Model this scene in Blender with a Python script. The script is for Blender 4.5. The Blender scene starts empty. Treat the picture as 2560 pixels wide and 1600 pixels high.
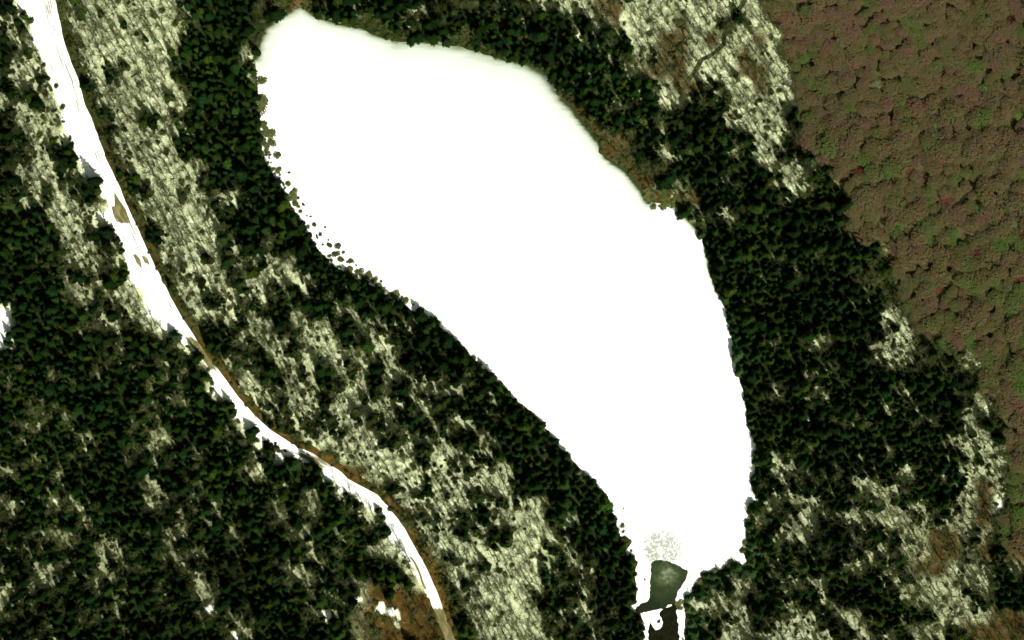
import bpy, math, random
import numpy as np
from mathutils import Vector, Quaternion

random.seed(7); rng = np.random.default_rng(7)
R = math.radians
sc = bpy.context.scene
col = sc.collection
# ------------------------------------------------------------------ camera, sky, sun, exposure
K = 0.25                                        # metres per photograph pixel
def W(px, py): return ((px-1280)*K, (800-py)*K)
CAM_H = 1600.0
cd = bpy.data.cameras.new('camera'); cam = bpy.data.objects.new('camera', cd); col.objects.link(cam)
cam.location = (0, 0, CAM_H); cam.rotation_euler = (0, 0, 0)
cd.sensor_width = 36; cd.lens = 36*CAM_H/(2560*K); cd.clip_start = 10; cd.clip_end = 6000
sc.camera = cam
EL = 47.0; AZ = 150.0
w = bpy.data.worlds.new("World"); sc.world = w; w.use_nodes = True
nt = w.node_tree; bg = nt.nodes['Background']
sky = nt.nodes.new('ShaderNodeTexSky'); sky.sky_type = 'NISHITA'; sky.sun_disc = False
sky.sun_elevation = R(EL); sky.sun_rotation = R(AZ); sky.dust_density = 3.0; sky.ozone_density = 0.5
tint = nt.nodes.new('ShaderNodeMix'); tint.data_type = 'RGBA'; tint.blend_type = 'MULTIPLY'
tint.inputs[0].default_value = 1.0
nt.links.new(sky.outputs[0], tint.inputs[6]); tint.inputs[7].default_value = (0.92, 1.0, 0.58, 1)
nt.links.new(tint.outputs[2], bg.inputs[0]); bg.inputs[1].default_value = 0.05
sl = bpy.data.lights.new('sun', 'SUN'); sl.energy = 5.0; sl.angle = R(0.5); sl.color = (1.0, 0.965, 0.89)
so = bpy.data.objects.new('sun', sl); col.objects.link(so)
sv = Vector((math.sin(R(AZ))*math.cos(R(EL)), math.cos(R(AZ))*math.cos(R(EL)), math.sin(R(EL))))
so.rotation_euler = (-sv).to_track_quat('-Z', 'Y').to_euler(); so.location = sv*300
vs = sc.view_settings; vs.view_transform = 'Standard'; vs.look = 'None'; vs.exposure = 0.75; vs.gamma = 1

# ------------------------------------------------------------------ materials
def mat(name, rough=0.85, spec=0.1):
    m = bpy.data.materials.new(name); m.use_nodes = True
    b = m.node_tree.nodes['Principled BSDF']
    b.inputs['Roughness'].default_value = rough; b.inputs['Specular IOR Level'].default_value = spec
    return m, m.node_tree, b
def noise(nt, scale, detail=3, rough=0.55, vec=None, dist=0.0):
    n = nt.nodes.new('ShaderNodeTexNoise'); n.inputs['Scale'].default_value = scale
    n.inputs['Detail'].default_value = detail; n.inputs['Roughness'].default_value = rough
    n.inputs['Distortion'].default_value = dist
    if vec is None:
        g = nt.nodes.new('ShaderNodeNewGeometry'); vec = g.outputs['Position']
    nt.links.new(vec, n.inputs['Vector']); return n.outputs['Fac']
def ramp(nt, fac, stops):
    r = nt.nodes.new('ShaderNodeValToRGB'); e = r.color_ramp.elements
    while len(e) < len(stops): e.new(0.5)
    for i, (p, c) in enumerate(stops):
        e[i].position = p; e[i].color = (*c, 1) if len(c) == 3 else c
    nt.links.new(fac, r.inputs[0]); return r.outputs[0]
def mix(nt, fac, a, b, mode='MIX'):
    m = nt.nodes.new('ShaderNodeMix'); m.data_type = 'RGBA'; m.blend_type = mode
    for s, v in ((0, fac), (6, a), (7, b)):
        if hasattr(v, 'links') or hasattr(v, 'is_linked'): nt.links.new(v, m.inputs[s])
        elif s == 0: m.inputs[0].default_value = v
        else: m.inputs[s].default_value = (*v, 1)
    return m.outputs[2]
def math_(nt, op, a, b=0.0, c=None, clamp=False):
    m = nt.nodes.new('ShaderNodeMath'); m.operation = op; m.use_clamp = clamp
    for i, v in enumerate((a, b, c)):
        if v is None: continue
        if hasattr(v, 'is_linked'): nt.links.new(v, m.inputs[i])
        else: m.inputs[i].default_value = v
    return m.outputs[0]
def attr(nt, name):
    a = nt.nodes.new('ShaderNodeAttribute'); a.attribute_name = name; return a.outputs['Fac']
def step(nt, v, lo, hi):
    m = nt.nodes.new('ShaderNodeMapRange'); m.interpolation_type = 'SMOOTHSTEP'
    m.inputs[1].default_value = lo; m.inputs[2].default_value = hi
    nt.links.new(v, m.inputs[0]); return m.outputs[0]
def stretched(nt, ang, sx, sy):                 # position turned and stretched, for streaky textures
    g = nt.nodes.new('ShaderNodeNewGeometry'); mp = nt.nodes.new('ShaderNodeMapping')
    mp.inputs['Rotation'].default_value = (0, 0, ang); mp.inputs['Scale'].default_value = (sx, sy, 1)
    nt.links.new(g.outputs['Position'], mp.inputs[0]); return mp.outputs[0]
def leafmat(name, stops, nscale=1.5, nlo=0.35, nhi=1.6):
    m, n, b = mat(name, 0.9, 0.05)
    oi = n.nodes.new('ShaderNodeObjectInfo')
    c = ramp(n, oi.outputs['Random'], stops); c = mix(n, 1.0, c, ramp(n, noise(n, .022, 2), [(.35, (.52,)*3), (.65, (1.05,)*3)]), 'MULTIPLY')
    k = ramp(n, noise(n, nscale, 2), [(0.3, (nlo,)*3), (0.7, (nhi,)*3)])
    n.links.new(mix(n, 1.0, c, k, 'MULTIPLY'), b.inputs['Base Color'])
    return m
M_NEEDLE = leafmat('conifer needles', [(0, (.0025, .010, .001)), (.35, (.004, .0155, .0012)), (.6, (.008, .021, .0018)), (.78, (.004, .020, .004)), (.9, (.018, .032, .002)), (1, (.015, .042, .005))])
M_NEEDLE_G = leafmat('light green needles', [(0, (.018, .048, .010)), (.5, (.026, .055, .014)), (1, (.018, .046, .02))])
M_BARK = mat('bark')[0]; M_BARK.node_tree.nodes['Principled BSDF'].inputs['Base Color'].default_value = (.045, .035, .022, 1)
M_TWIG = leafmat('bare twigs', [(0, (.065, .082, .028)), (.5, (.10, .115, .042)), (1, (.05, .07, .020))], 0.5, .7, 1.3)
M_LIMB = leafmat('bare bark', [(0, (.035, .032, .02)), (1, (.09, .08, .05))], 0.6, .7, 1.3)
M_SHRUB = leafmat('olive leaves', [(0, (.055, .07, .016)), (.5, (.09, .1, .03)), (1, (.05, .075, .02))], 1.4, .6, 1.35)
M_BRUSH = leafmat('dark brush', [(0, (.024, .038, .007)), (.4, (.042, .052, .013)), (.75, (.055, .064, .02)), (1, (.038, .028, .008))], .5, .5, 1.6)
M_AUT = leafmat('autumn leaves', [(0, (.028, .050, .010)), (.2, (.046, .050, .013)), (.38, (.056, .043, .014)), (.55, (.036, .056, .013)), (.72, (.066, .036, .015)), (.86, (.050, .056, .020)), (1, (.048, .033, .012))], .6, .6, 1.3)
def autumn_mat():
    m, n, b = mat('autumn canopy leaves', .95, .02); oi = n.nodes.new('ShaderNodeObjectInfo')
    f = math_(n, 'ADD', math_(n, 'MULTIPLY', oi.outputs['Random'], .42), math_(n, 'ADD', math_(n, 'MULTIPLY', noise(n, .045, 4, .6), .95), -.18))
    g_ = n.nodes.new('ShaderNodeNewGeometry'); sp = n.nodes.new('ShaderNodeSeparateXYZ'); n.links.new(g_.outputs['Position'], sp.inputs[0])
    f = math_(n, 'ADD', f, math_(n, 'MULTIPLY', sp.outputs['Y'], .0006))
    c = ramp(n, f, [(.16, (.036, .060, .013)), (.36, (.046, .057, .017)), (.47, (.058, .050, .020)), (.57, (.066, .047, .024)), (.66, (.054, .052, .021)), (.78, (.074, .042, .026)), (.9, (.062, .048, .032))])
    k = ramp(n, noise(n, .8, 3), [(.3, (.86,)*3), (.7, (1.12,)*3)])
    n.links.new(mix(n, 1.0, c, k, 'MULTIPLY'), b.inputs['Base Color']); return m
M_AUT = autumn_mat()
M_RED = leafmat('crimson leaves', [(0, (.085, .022, .016)), (1, (.11, .028, .026))], .6, .7, 1.3)
M_LIME = leafmat('bright green leaves', [(0, (.06, .10, .018)), (1, (.045, .095, .022))], .6, .8, 1.3)
M_PALE = leafmat('pale green leaves', [(0, (.10, .125, .05)), (1, (.11, .13, .055))], .6, .8, 1.2)

# ------------------------------------------------------------------ the place, as a coarse map of cover (one letter per 10 m)
T = {}
T[0]=["CSSGHHHHHHHCDDDD","MCSSHHHHHHHMDDDD","MMSSGHHHHHHCDDDD","CHLSGHHHHHHDDDDM","MHLSSHHHHHHDDDDC","CHMLSGHHHHHCDDDD","MHCLSGHHHHHHDDDD","CLHMSSGLLMMCDDDD","DCLCSSGLHHHMDDDD","DMMCCSGMLLHCDDDD"]
T[1]=["GGBGDDCDDCCGGGGC","GPPGCCGGDCGGDGDG","GPPPPGGGGGGCGGDD","PPPPPPPPPGGGGGGD"]+["P"*16]*6
T[2]=["GMMHMBBHHHLHHHHH","CDDDCMBHHHBHHGLH","GDDDDCCHLBBHBHHB","GDDDDCCLMBBHHHBL","PPDDCCCMBBBLHHBB","PPPCDCDCMLBBLHHB","PPPGDDMCCHLMCLHL","PPPPGDDCDCCDDMHL","PPPPPGBGDMCDDDML","PPPPPGBGDMCDDCCM"]
T[3]=["A","HA","HA","HA","HHA","MHA","LMA","HCA","HMA","LCCA"]
T[4]=["CMHMCSSGLHLMDDDD","DCLHCCSSDLLMCDDD","DLMHHCBSGLHLMCMC","DDDHHMSSGMLLHDDD","DDDCLLCSSDMHHDDD","DDDCLLDMSGCMLCDD","DDCDLMMLSSDMMMCM","DDDDHCMCSSGLCMCM","DDDDHLCLHSSLLMCL","SDDDDMMCLSSHLDCM"]
T[5]=["DP","DDP","DDCP","DDCP","DDDCP","CDDDP","CMCDCP","LMLCDDDP","LCMCCCDDDP","CDCCMLMDDDDP"]
T[6]=["PPPPPPPGGBDDDDDL","PPPPPPPGBGCDDMDD","PPPPPPPPGGBBDCDD","PPPPPPPPPPPCDMCD","PPPPPPPPPPPDDDDD","PPPPPPPPPPPPDDDD","PPPPPPPPPPPPDDDD","PPPPPPPPPPPPCDDC","PPPPPPPPPPPPPDDD","PPPPPPPPPPPPPDDD"]
T[7]=["LHMGA","CHMDA","DMDDDA","DDDGGA","DDDDGA","DDCDDDGA","CDCDDGGGA","DMDDDGGGA","DDDDDCCGA","DDDDDDDMMA"]
T[8]=["SDDDDMHHMHSSGDLM","SDDDDMDMDDLLSDDL","DDDDDDDMMDMLLGMM","CCDMCDMCDDMMGSGL","MDCDDDDDDMCMDSSH","DDMMCDDDDMCMDDCS","CMMDMDCDMCCDDDCS","MMDDDLDDDLLDDDCM","DDMDDMDDLMCDMDCC","MCDMDDDDCMDDCDDM"]
T[9]=["MDMLLDMCCCDP","CLCMLCDLLDDDCP","DLHMLHMCCDDDDCP","DDLCDLMDLMCCDCCP","LLHMDLLDCMMMCDCC","LMLMCLLMMCMMCDCD","GMLMCMCCLDDCMCDD","SGGHHMLHDHCMDDMD","LSDSGLMLHHCHMMCD","LDDDSGBHHLHMCLLL"]
T[10]=["PPPPPPPPPPPPPDDD"]*3+["PPPPPPPPPPPPPCDD"]*2+["DCPPPPPPPPPPPPDD"]*2+["DDCPPPPPPPPPPPPD","DDDCPPPPPPPPPPDD","DDDDCPPPPPPPPPPD"]
T[11]=["DDDDDDDHHGA","MDMMDDMLLGGGA","DDDDDDMLMGGGHA","DDMCDDCDDDDGGA","MDMMDDDDMDDGLA","DDDDDDDMDCDDMHA","DDDDCMDDDMDDHCMA","DDCDDDDDDDDMLHCA","HMDDDCDMCDDCMLHA","MLMDCCMDHMCLLMHA"]
T[12]=["CCCCCDDDCHCDMDDD","HMCHLCCDDHMMCMDD","CCDCCMDDDCCMCCCD","MMMMMCMMDMMLDDMD","CCMCCCHMMDHMMDDC","CCMMMCMCMDDMMCMD","MCHMMCMCDDMDHMDD","HMCCCCCCDDMDMHDD","MDDCMMMCDDDDHHMM","CDMMDDDCDDCDDDHL"]
T[13]=["DMCMMSSBCHMHHLHH","DMCLCCLSGLHLHHLM","DLLMDCMCSGMLMCCM","DDLMDMDDSSLHLCMC","DDCLDMCHHSGLLHHH","DMMMMDDDDLSGLMLL","DDMLCLHBMCSBLMHH","DDDMMLHHBMBSGLHH","DDDCSDLMSBBGBMLH","DDDDDDHMBBBGGMLH"]
T[14]=["CDDDDPPPPPPPPPPM","HHDDDCPPPPPPPPPM","HHDMDDPPPPPPPPCM","HHHCDDDPPPPPPPMD","HLCMMDDDPPPPPPCD","HLCCMCDDPPPPPPPD","HLDMLDDDPPPPPCMD","HMDMMCDDPPPLMMMD","HLCMLMDDPPPCMMLD","HHMDCCDDPGGCDLHM"]
T[15]=["CMCCCMLHMCDCHBMA","LMLCDMMHCMDMLBSA","CCLCMLCHHMMLLBMA","MMMCDLCLLMBBHLCA","MDCMDMLMLLBBMBDA","CMDCCHCLMBBHMLMH","CLMMDCDMLLLHMHDC","CMCMDDDDMLHLMMDC","LMMCMLDDCDLLHLBB","LHLLCLMMCLHLBBBB"]
rows = []
for tr in range(4):
    for r in range(10):
        rows.append(''.join((T[tr*4+c][r]+T[tr*4+c][r][-1]*16)[:16] for c in range(4)))
for r_, c0, t_ in ((10,9,'HHLL'),(11,9,'LHLM'),(12,8,'LLHHLM'),(13,9,'LHHHM'),(14,10,'LHHH'),(15,10,'LHHHM'),(16,10,'MLHHL'),(17,11,'LLLLM'),(18,11,'LLMLL'),(19,11,'LLMLL')):
    rows[r_] = rows[r_][:c0]+t_+rows[r_][c0+len(t_):]
GRID = np.array([list(r) for r in rows])                     # 40 x 64
def table(d, default=0.0):
    out = np.full(GRID.shape, default, float)
    for k, v in d.items(): out[GRID == k] = v
    return out
CON = table(dict(D=1.0, C=.68, M=.37, L=.15, H=.04, B=.05, G=.30, S=.0, A=.0, P=.95))
BARE = table(dict(D=.0, C=.22, M=.95, L=.9, H=1.0, B=.6, G=.35, S=.0, A=.0, P=.0))
SNOW = table(dict(D=.12, C=.44, M=.56, L=.59, H=.60, B=.24, G=.08, S=1.0, A=.0, P=.2))
RUST = table(dict(B=1.0, G=.28, P=.1))
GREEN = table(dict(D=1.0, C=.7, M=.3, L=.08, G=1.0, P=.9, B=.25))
def samp(tab, px, py):                                        # smooth look-up of a cover table
    x = np.clip(np.asarray(px, float)/40-.5, 0, 62.999); y = np.clip(np.asarray(py, float)/40-.5, 0, 38.999)
    i = x.astype(int); j = y.astype(int); fx = x-i; fy = y-j
    fx = fx*fx*(3-2*fx); fy = fy*fy*(3-2*fy)
    return (tab[j, i]*(1-fx)+tab[j, i+1]*fx)*(1-fy)+(tab[j+1, i]*(1-fx)+tab[j+1, i+1]*fx)*fy
yy_, xx_ = np.mgrid[0:40, 0:64]; xx_ = xx_*40+20; yy_ = yy_*40+20
SW = 1/(1+np.exp(-(yy_-820-(xx_-350)*.9)/60.)) * (yy_ > 600)               # the closed south-west forest
CON = np.clip(CON+.08*SW*(CON > .1), 0, 1); SNOW = np.where(SNOW < .9, SNOW-.12*SW, SNOW)
SE = 1/(1+np.exp(-(xx_-2090)/50.))/(1+np.exp(-(yy_-1180)/50.))
RUST = np.clip(RUST+.50*SE, 0, 1); SNOW = SNOW-.08*SE
MS = (yy_ > 380) & (yy_ < 1480) & (xx_ > np.interp(yy_, [380, 800, 1100, 1480], [300, 450, 700, 1050])) & (xx_ < np.interp(yy_, [380, 700, 900, 1200, 1480], [560, 800, 1060, 1400, 1480]))
CON = np.where(MS & (CON < .8), CON*.74, CON); SNOW = np.where(MS & (CON < .8), SNOW+.03, SNOW)   # the long pale strip between road and pond
CL = np.exp(-(((xx_-1005)/120.)**2+((yy_-1545)/100.)**2)**2)                # the rust brown clearing by the lower road
CON = CON*(1-CL); SNOW = SNOW*(1-.75*CL); RUST = np.maximum(RUST, CL); BARE = BARE*(1-.9*CL)
def vnoise(cell, seed):
    L = np.random.default_rng(seed).random((400, 400))
    def f(px, py):
        x = (np.asarray(px, float)+2000)/cell % 398; y = (np.asarray(py, float)+2000)/cell % 398
        i = x.astype(int); j = y.astype(int); fx = x-i; fy = y-j
        fx = fx*fx*(3-2*fx); fy = fy*fy*(3-2*fy)
        return (L[j, i]*(1-fx)+L[j, i+1]*fx)*(1-fy)+(L[j+1, i]*(1-fx)+L[j+1, i+1]*fx)*fy
    return f
n30, n60, n14, n200 = vnoise(30, 1), vnoise(62, 2), vnoise(15, 3), vnoise(220, 4)
def clump(px, py): return np.clip(.5+1.55*((n30(px, py)*.46+n60(px, py)*.2+n14(px, py)*.34)-.5), 0, 1)

POND = [(640,148),(648,106),(666,66),(698,40),(733,22),(754,17),(772,26),(799,44),(825,49),(870,63),(905,70),(936,87),(992,104),(1037,102),(1090,108),(1143,115),(1196,130),(1249,148),(1280,151),(1314,159),(1359,185),(1391,225),(1428,265),(1452,299),(1481,333),(1500,357),(1497,381),(1518,392),(1537,402),(1566,424),(1584,445),(1605,474),(1621,503),(1693,514),(1703,540),(1740,569),(1756,601),(1767,638),(1777,686),(1796,731),(1812,770),(1820,800),(1830,848),(1843,906),(1836,919),(1857,972),(1862,1012),(1867,1046),(1880,1086),(1894,1117),(1884,1131),(1888,1184),(1875,1208),(1891,1248),(1873,1263),(1862,1306),(1865,1348),(1851,1369),(1867,1401),(1866,1425),(1841,1420),(1833,1406),(1806,1422),(1788,1430),(1756,1441),(1735,1462),(1724,1491),(1703,1504),(1714,1531),(1711,1600),(1711,1720),(1611,1720),(1611,1600),(1609,1570),(1603,1544),(1571,1517),(1589,1510),(1593,1478),(1587,1438),(1595,1404),(1560,1383),(1582,1351),(1547,1340),(1542,1306),(1531,1279),(1513,1242),(1484,1208),(1476,1194),(1439,1162),(1396,1112),(1367,1075),(1330,1028),(1280,996),(1264,972),(1222,938),(1182,895),(1143,858),(1095,811),(1063,792),(1010,762),(944,725),(891,691),(830,667),(788,612),(754,559),(727,506),(703,463),(666,413),(656,370),(650,317),(643,220)]
AUT = [(1914,-200),(1916,0),(1920,53),(1946,69),(1962,114),(1968,148),(1986,185),(1989,238),(1991,317),(1999,370),(2042,397),(2089,421),(2092,448),(2110,474),(2126,519),(2129,572),(2158,598),(2224,614),(2228,665),(2245,717),(2248,770),(2264,797),(2285,816),(2317,848),(2370,874),(2423,874),(2452,906),(2449,932),(2438,964),(2483,980),(2513,1064),(2518,1117),(2515,1208),(2507,1266),(2497,1319),(2497,1359),(2518,1372),(2560,1398),(2640,1440),(2900,1500),(2900,-200)]
# road: (y, left edge, right edge)
ROAD = [(-80,48,118),(0,72,139),(50,86,149),(100,104,159),(150,124,176),(200,142,196),(265,166,214),(300,178,230),(350,196,249),(400,216,266),(440,238,286),(480,262,304),(510,280,316),(550,290,334),(600,312,357),(650,336,379),(700,360,405),(750,388,430),(800,424,458),(840,461,485),(880,495,511),(920,524,541),(960,543,571),(1000,576,601),(1040,612,636),(1080,652,680),(1110,700,727),(1140,756,788),(1180,820,850),(1200,842,870),(1240,900,945),(1280,945,979),(1320,984,1010),(1360,1010,1032),(1400,1032,1055),(1440,1050,1074),(1480,1066,1092),(1510,1080,1103),(1560,1098,1121),(1600,1116,1138),(1680,1150,1172)]
RY = np.array([r[0] for r in ROAD], float); RL = np.array([r[1] for r in ROAD], float); RR = np.array([r[2] for r in ROAD], float)
def sdf(poly, px, py):                                        # + outside, - inside, in photograph pixels
    P = np.array(poly, float); Q = np.roll(P, -1, 0)
    px = np.asarray(px, float); py = np.asarray(py, float)
    d = np.full(px.shape, 1e9); ins = np.zeros(px.shape, bool)
    for (ax, ay), (bx, by) in zip(P, Q):
        ex, ey = bx-ax, by-ay
        t = np.clip(((px-ax)*ex+(py-ay)*ey)/(ex*ex+ey*ey), 0, 1)
        d = np.minimum(d, np.hypot(px-ax-t*ex, py-ay-t*ey))
        c = (ay > py) != (by > py)
        with np.errstate(divide='ignore', invalid='ignore'):
            xx = ax+(py-ay)*ex/(ey if ey else 1e-9)
        ins ^= c & (px < xx)
    return np.where(ins, -d, d)
ROADPOLY = [(l, y) for y, l, r in ROAD]+[(r, y) for y, l, r in ROAD[::-1]]
SPOTS = [(1642,471,9),(1677,493,8),(1473,278,6),(1671,360,9),(1941,1154,12),(2494,1271,10),(1809,540,13),(1862,29,8),(1624,111,9),(1896,254,9),(463,66,11),(10,820,18),(8,784,20),(905,1496,12),(979,1533,17),(993,1556,11),(955,1517,9),(825,1554,8),(886,1019,9),(1092,1157,15),(759,1144,14),(1300,1290,14),(1345,1310,12),(1310,1380,14),(1290,1450,14),(1310,1560,18),(1290,1500,16),(2385,1420,12),(2010,1580,14),(2030,1540,10),(2475,1100,14),(2460,1165,14),(2450,915,9),(2015,1050,5),(2210,870,9),(2230,800,12),(2250,880,9),(640,1060,10),(655,1095,14),(640,1125,10),(660,1170,12),(520,815,8),(1440,90,14),(1560,50,18),(1580,90,14),(1860,210,14),(1800,330,12),(2000,420,10),(1970,470,8),(300,890,6),(160,1330,5),(490,1230,8),(110,1450,10),(415,1100,12),(230,1100,10),(340,1070,8),(520,1520,10),(590,1590,10),(150,1255,9),(200,1270,9)]
# ------------------------------------------------------------------ terrain (one sheet with banks) and its colour fields
X0, X1, Y0, Y1, DS = -140, 2700, -140, 1740, 5
gx = np.arange(X0, X1+1, DS); gy = np.arange(Y0, Y1+1, DS)
PX, PY = np.meshgrid(gx, gy)
SD = sdf(POND, PX, PY); SR = np.maximum(sdf(ROADPOLY, PX, PY), 0)
def sm(v, a, b):
    t = np.clip((v-a)/(b-a), 0, 1); return t*t*(3-2*t)
wob = (n14(PX, PY)-.5)*6
HZ = np.clip((SD+wob)*.07, -1.0, 1.5)+sm(SD, 40, 200)*sm(SR, 25, 120)*(n200(PX, PY)*5+n60(PX, PY)*.8)
def hgt(px, py):
    x = np.clip((np.asarray(px, float)-X0)/DS, 0, len(gx)-1.001); y = np.clip((np.asarray(py, float)-Y0)/DS, 0, len(gy)-1.001)
    i = x.astype(int); j = y.astype(int); fx = x-i; fy = y-j
    return (HZ[j, i]*(1-fx)+HZ[j, i+1]*fx)*(1-fy)+(HZ[j+1, i]*(1-fx)+HZ[j+1, i+1]*fx)*fy
def grid_mesh(name, PX, PY, HZ, m, fields, kind='structure'):
    ny, nx = PX.shape
    co = np.empty((ny*nx, 3)); co[:, 0] = ((PX-1280)*K).ravel(); co[:, 1] = ((800-PY)*K).ravel(); co[:, 2] = HZ.ravel()
    a = np.arange(nx*(ny-1)).reshape(ny-1, nx)[:, :-1].ravel()
    f = np.stack([a, a+nx, a+nx+1, a+1], 1)
    me = bpy.data.meshes.new(name); me.vertices.add(len(co)); me.vertices.foreach_set('co', co.ravel())
    me.loops.add(f.size); me.loops.foreach_set('vertex_index', f.ravel().astype(np.int32))
    me.polygons.add(len(f)); me.polygons.foreach_set('loop_start', np.arange(0, f.size, 4, dtype=np.int32))
    me.update(calc_edges=True)
    me.polygons.foreach_set('use_smooth', np.ones(len(f), bool))
    for k, v in fields.items():
        at = me.attributes.new(k, 'FLOAT', 'POINT'); at.data.foreach_set('value', v.ravel().astype(np.float32))
    me.materials.append(m); o = bpy.data.objects.new(name, me); col.objects.link(o); o['kind'] = kind
    return o
fs = samp(SNOW, PX, PY); fr = samp(RUST, PX, PY); fg = samp(GREEN, PX, PY)
SA = sdf(AUT, PX, PY); fa = sm(-SA, -6, 6)
for x, y, r in SPOTS:
    strong = (x < 1000 and y > 1480) or x < 30 or (x, y) in ((1642,471), (1677,493))
    if strong: r *= .9
    fs = np.maximum(fs, (1.05 if strong else .70)*(1-sm(np.hypot(PX-x, PY-y)+(n14(PX, PY)-.5)*22, r*.5, r*1.6)))
shore = 1-sm(SD, 0, 22)
rr = np.interp(PY, RY, RR); rl = np.interp(PY, RY, RL)
left = np.clip(rl-PX, 0, 999)
wl = np.interp(PY, [0, 200, 400, 470, 540, 600, 760, 830, 900, 960, 1040, 1140, 1300, 1400, 1500], [24, 26, 22, 4, 26, 20, 22, 34, 4, 14, 24, 40, 8, 10, 0])
fs = np.where((PX < rl+2) & (left < wl*1.8), np.maximum(fs, 1.0-sm(left+(n14(PX, PY)-.5)*24, wl*.5, wl*1.5)), fs)
bank = (1-sm(SD, 16, 34))*(SD > 0)*sm(PX, 1390, 1440)*(1-sm(PX, 1690, 1740))*(PY < 540)
fr = np.maximum(fr, bank*.55); fs = fs*(1-.6*bank)
fs = fs*(1-fa); fr = fr*(1-fa)
# ground material
m, n, b = mat('forest floor', .9, .05)
s = attr(n, 'snow'); ru = attr(n, 'rust'); gr = attr(n, 'moss'); au = attr(n, 'heath')
nf = noise(n, 1.8, 5, .8); nc = noise(n, .16, 4, .6, dist=.4); nst = noise(n, 1.0, 4, .6, stretched(n, R(60), .35, 2.0))
v = math_(n, 'ADD', math_(n, 'MULTIPLY', nf, .58), math_(n, 'ADD', math_(n, 'MULTIPLY', nc, .24), math_(n, 'MULTIPLY', nst, .18)))
th = math_(n, 'SUBTRACT', math_(n, 'ADD', v, math_(n, 'MULTIPLY', math_(n, 'SUBTRACT', s, .5), .55)), .5)
sf = step(n, th, -.17, .20)
lit = ramp(n, noise(n, .7, 4, .65), [(.3, (.05, .052, .018)), (.55, (.12, .118, .048)), (.75, (.22, .21, .10))])
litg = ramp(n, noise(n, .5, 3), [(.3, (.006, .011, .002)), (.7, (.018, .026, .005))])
rus = ramp(n, noise(n, .28, 5, .65), [(.3, (.017, .013, .002)), (.5, (.046, .029, .006)), (.72, (.092, .054, .012))])
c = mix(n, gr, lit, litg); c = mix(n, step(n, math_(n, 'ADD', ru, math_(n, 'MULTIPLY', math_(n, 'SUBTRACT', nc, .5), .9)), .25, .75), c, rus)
snowc = ramp(n, noise(n, .45, 5, .7), [(.35, (.33, .39, .19)), (.55, (.56, .61, .38)), (.72, (.82, .85, .66))])
snowc = mix(n, step(n, s, .75, .95), snowc, (.88, .89, .88))
c = mix(n, sf, c, snowc)
hea = ramp(n, noise(n, .25, 4, .6, stretched(n, R(28), .5, 1.3)), [(.3, (.035, .036, .013)), (.5, (.06, .046, .020)), (.7, (.045, .06, .018))])
c = mix(n, au, c, hea); n.links.new(c, b.inputs['Base Color'])
bu = n.nodes.new('ShaderNodeBump'); bu.inputs['Strength'].default_value = .5; bu.inputs['Distance'].default_value = .25
n.links.new(nf, bu.inputs['Height']); n.links.new(bu.outputs[0], b.inputs['Normal'])
M_GROUND = m
grid_mesh('ground', PX, PY, HZ, M_GROUND, dict(snow=fs, rust=fr, moss=fg, heath=fa))
# the land beyond, to the horizon
def poly_sheet(name, pts, z, m, kind='structure', thick=0):
    me = bpy.data.meshes.new(name); vv = [(*W(*p), z) for p in pts]
    import bmesh
    bm = bmesh.new(); vs_ = [bm.verts.new(v) for v in vv]; f = bm.faces.new(vs_)
    if f.calc_center_median() and f.normal.z < 0: f.normal_flip()
    bmesh.ops.triangulate(bm, faces=bm.faces[:]); bm.normal_update()
    for q in bm.faces:
        if q.normal.z < 0: q.normal_flip()
    bm.to_mesh(me); bm.free(); me.materials.append(m)
    o = bpy.data.objects.new(name, me); col.objects.link(o); o['kind'] = kind; return o
md, nd, bd = mat('far forest floor', .9, .05)
nd.links.new(ramp(nd, noise(nd, .05, 6, .7), [(.35, (.012, .02, .006)), (.6, (.04, .042, .015)), (.75, (.3, .3, .2))]), bd.inputs['Base Color'])
me = bpy.data.meshes.new('outer_ground'); A_ = 2500
(xa, ya), (xb, yb) = W(gx[0], gy[-1]), W(gx[-1], gy[0])
me.from_pydata([(-A_, -A_, 1), (A_, -A_, 1), (A_, A_, 1), (-A_, A_, 1), (xa+3, ya+3, -2), (xb-3, ya+3, -2), (xb-3, yb-3, -2), (xa+3, yb-3, -2)], [],
               [(0, 1, 5, 4), (1, 2, 6, 5), (2, 3, 7, 6), (3, 0, 4, 7)]); me.materials.append(md)
o = bpy.data.objects.new('outer_ground', me); col.objects.link(o); o['kind'] = 'structure'

# ------------------------------------------------------------------ the frozen pond
wp = [  # stretches of thin wet ice along the north and north-east shores: (polyline, width px, strength)
 ([(640,140),(648,106),(666,66),(698,40),(733,22)], 40, 1.0), ([(733,22),(754,17),(772,26),(799,44),(870,63)], 30, 1.0),
 ([(870,63),(905,70),(936,87),(992,104)], 32, .95), ([(992,104),(1037,102),(1143,115),(1249,148),(1290,153)], 50, .9),
 ([(1290,153),(1314,159),(1359,185),(1391,225),(1428,265)], 42, 1.05), ([(1428,265),(1481,333),(1500,357)], 34, 1.1),
 ([(1500,357),(1518,392),(1566,424),(1605,474),(1621,503)], 26, 1.2), ([(1703,530),(1740,569)], 16, 1.1), ([(1767,638),(1777,686),(1796,731)], 12, 1.0)]
ix = np.arange(600, 1960, 4); iy = np.arange(-10, 1700, 4); IX, IY = np.meshgrid(ix, iy)
wet = np.zeros(IX.shape)
for pl, wd, st in wp:
    d = np.full(IX.shape, 1e9)
    for (ax, ay), (bx, by) in zip(pl, pl[1:]):
        ex, ey = bx-ax, by-ay; t = np.clip(((IX-ax)*ex+(IY-ay)*ey)/(ex*ex+ey*ey), 0, 1)
        d = np.minimum(d, np.hypot(IX-ax-t*ex, IY-ay-t*ey))
    wet = np.maximum(wet, st*np.clip(1-d/(wd*1.55), 0, 1)**1.25)
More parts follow.
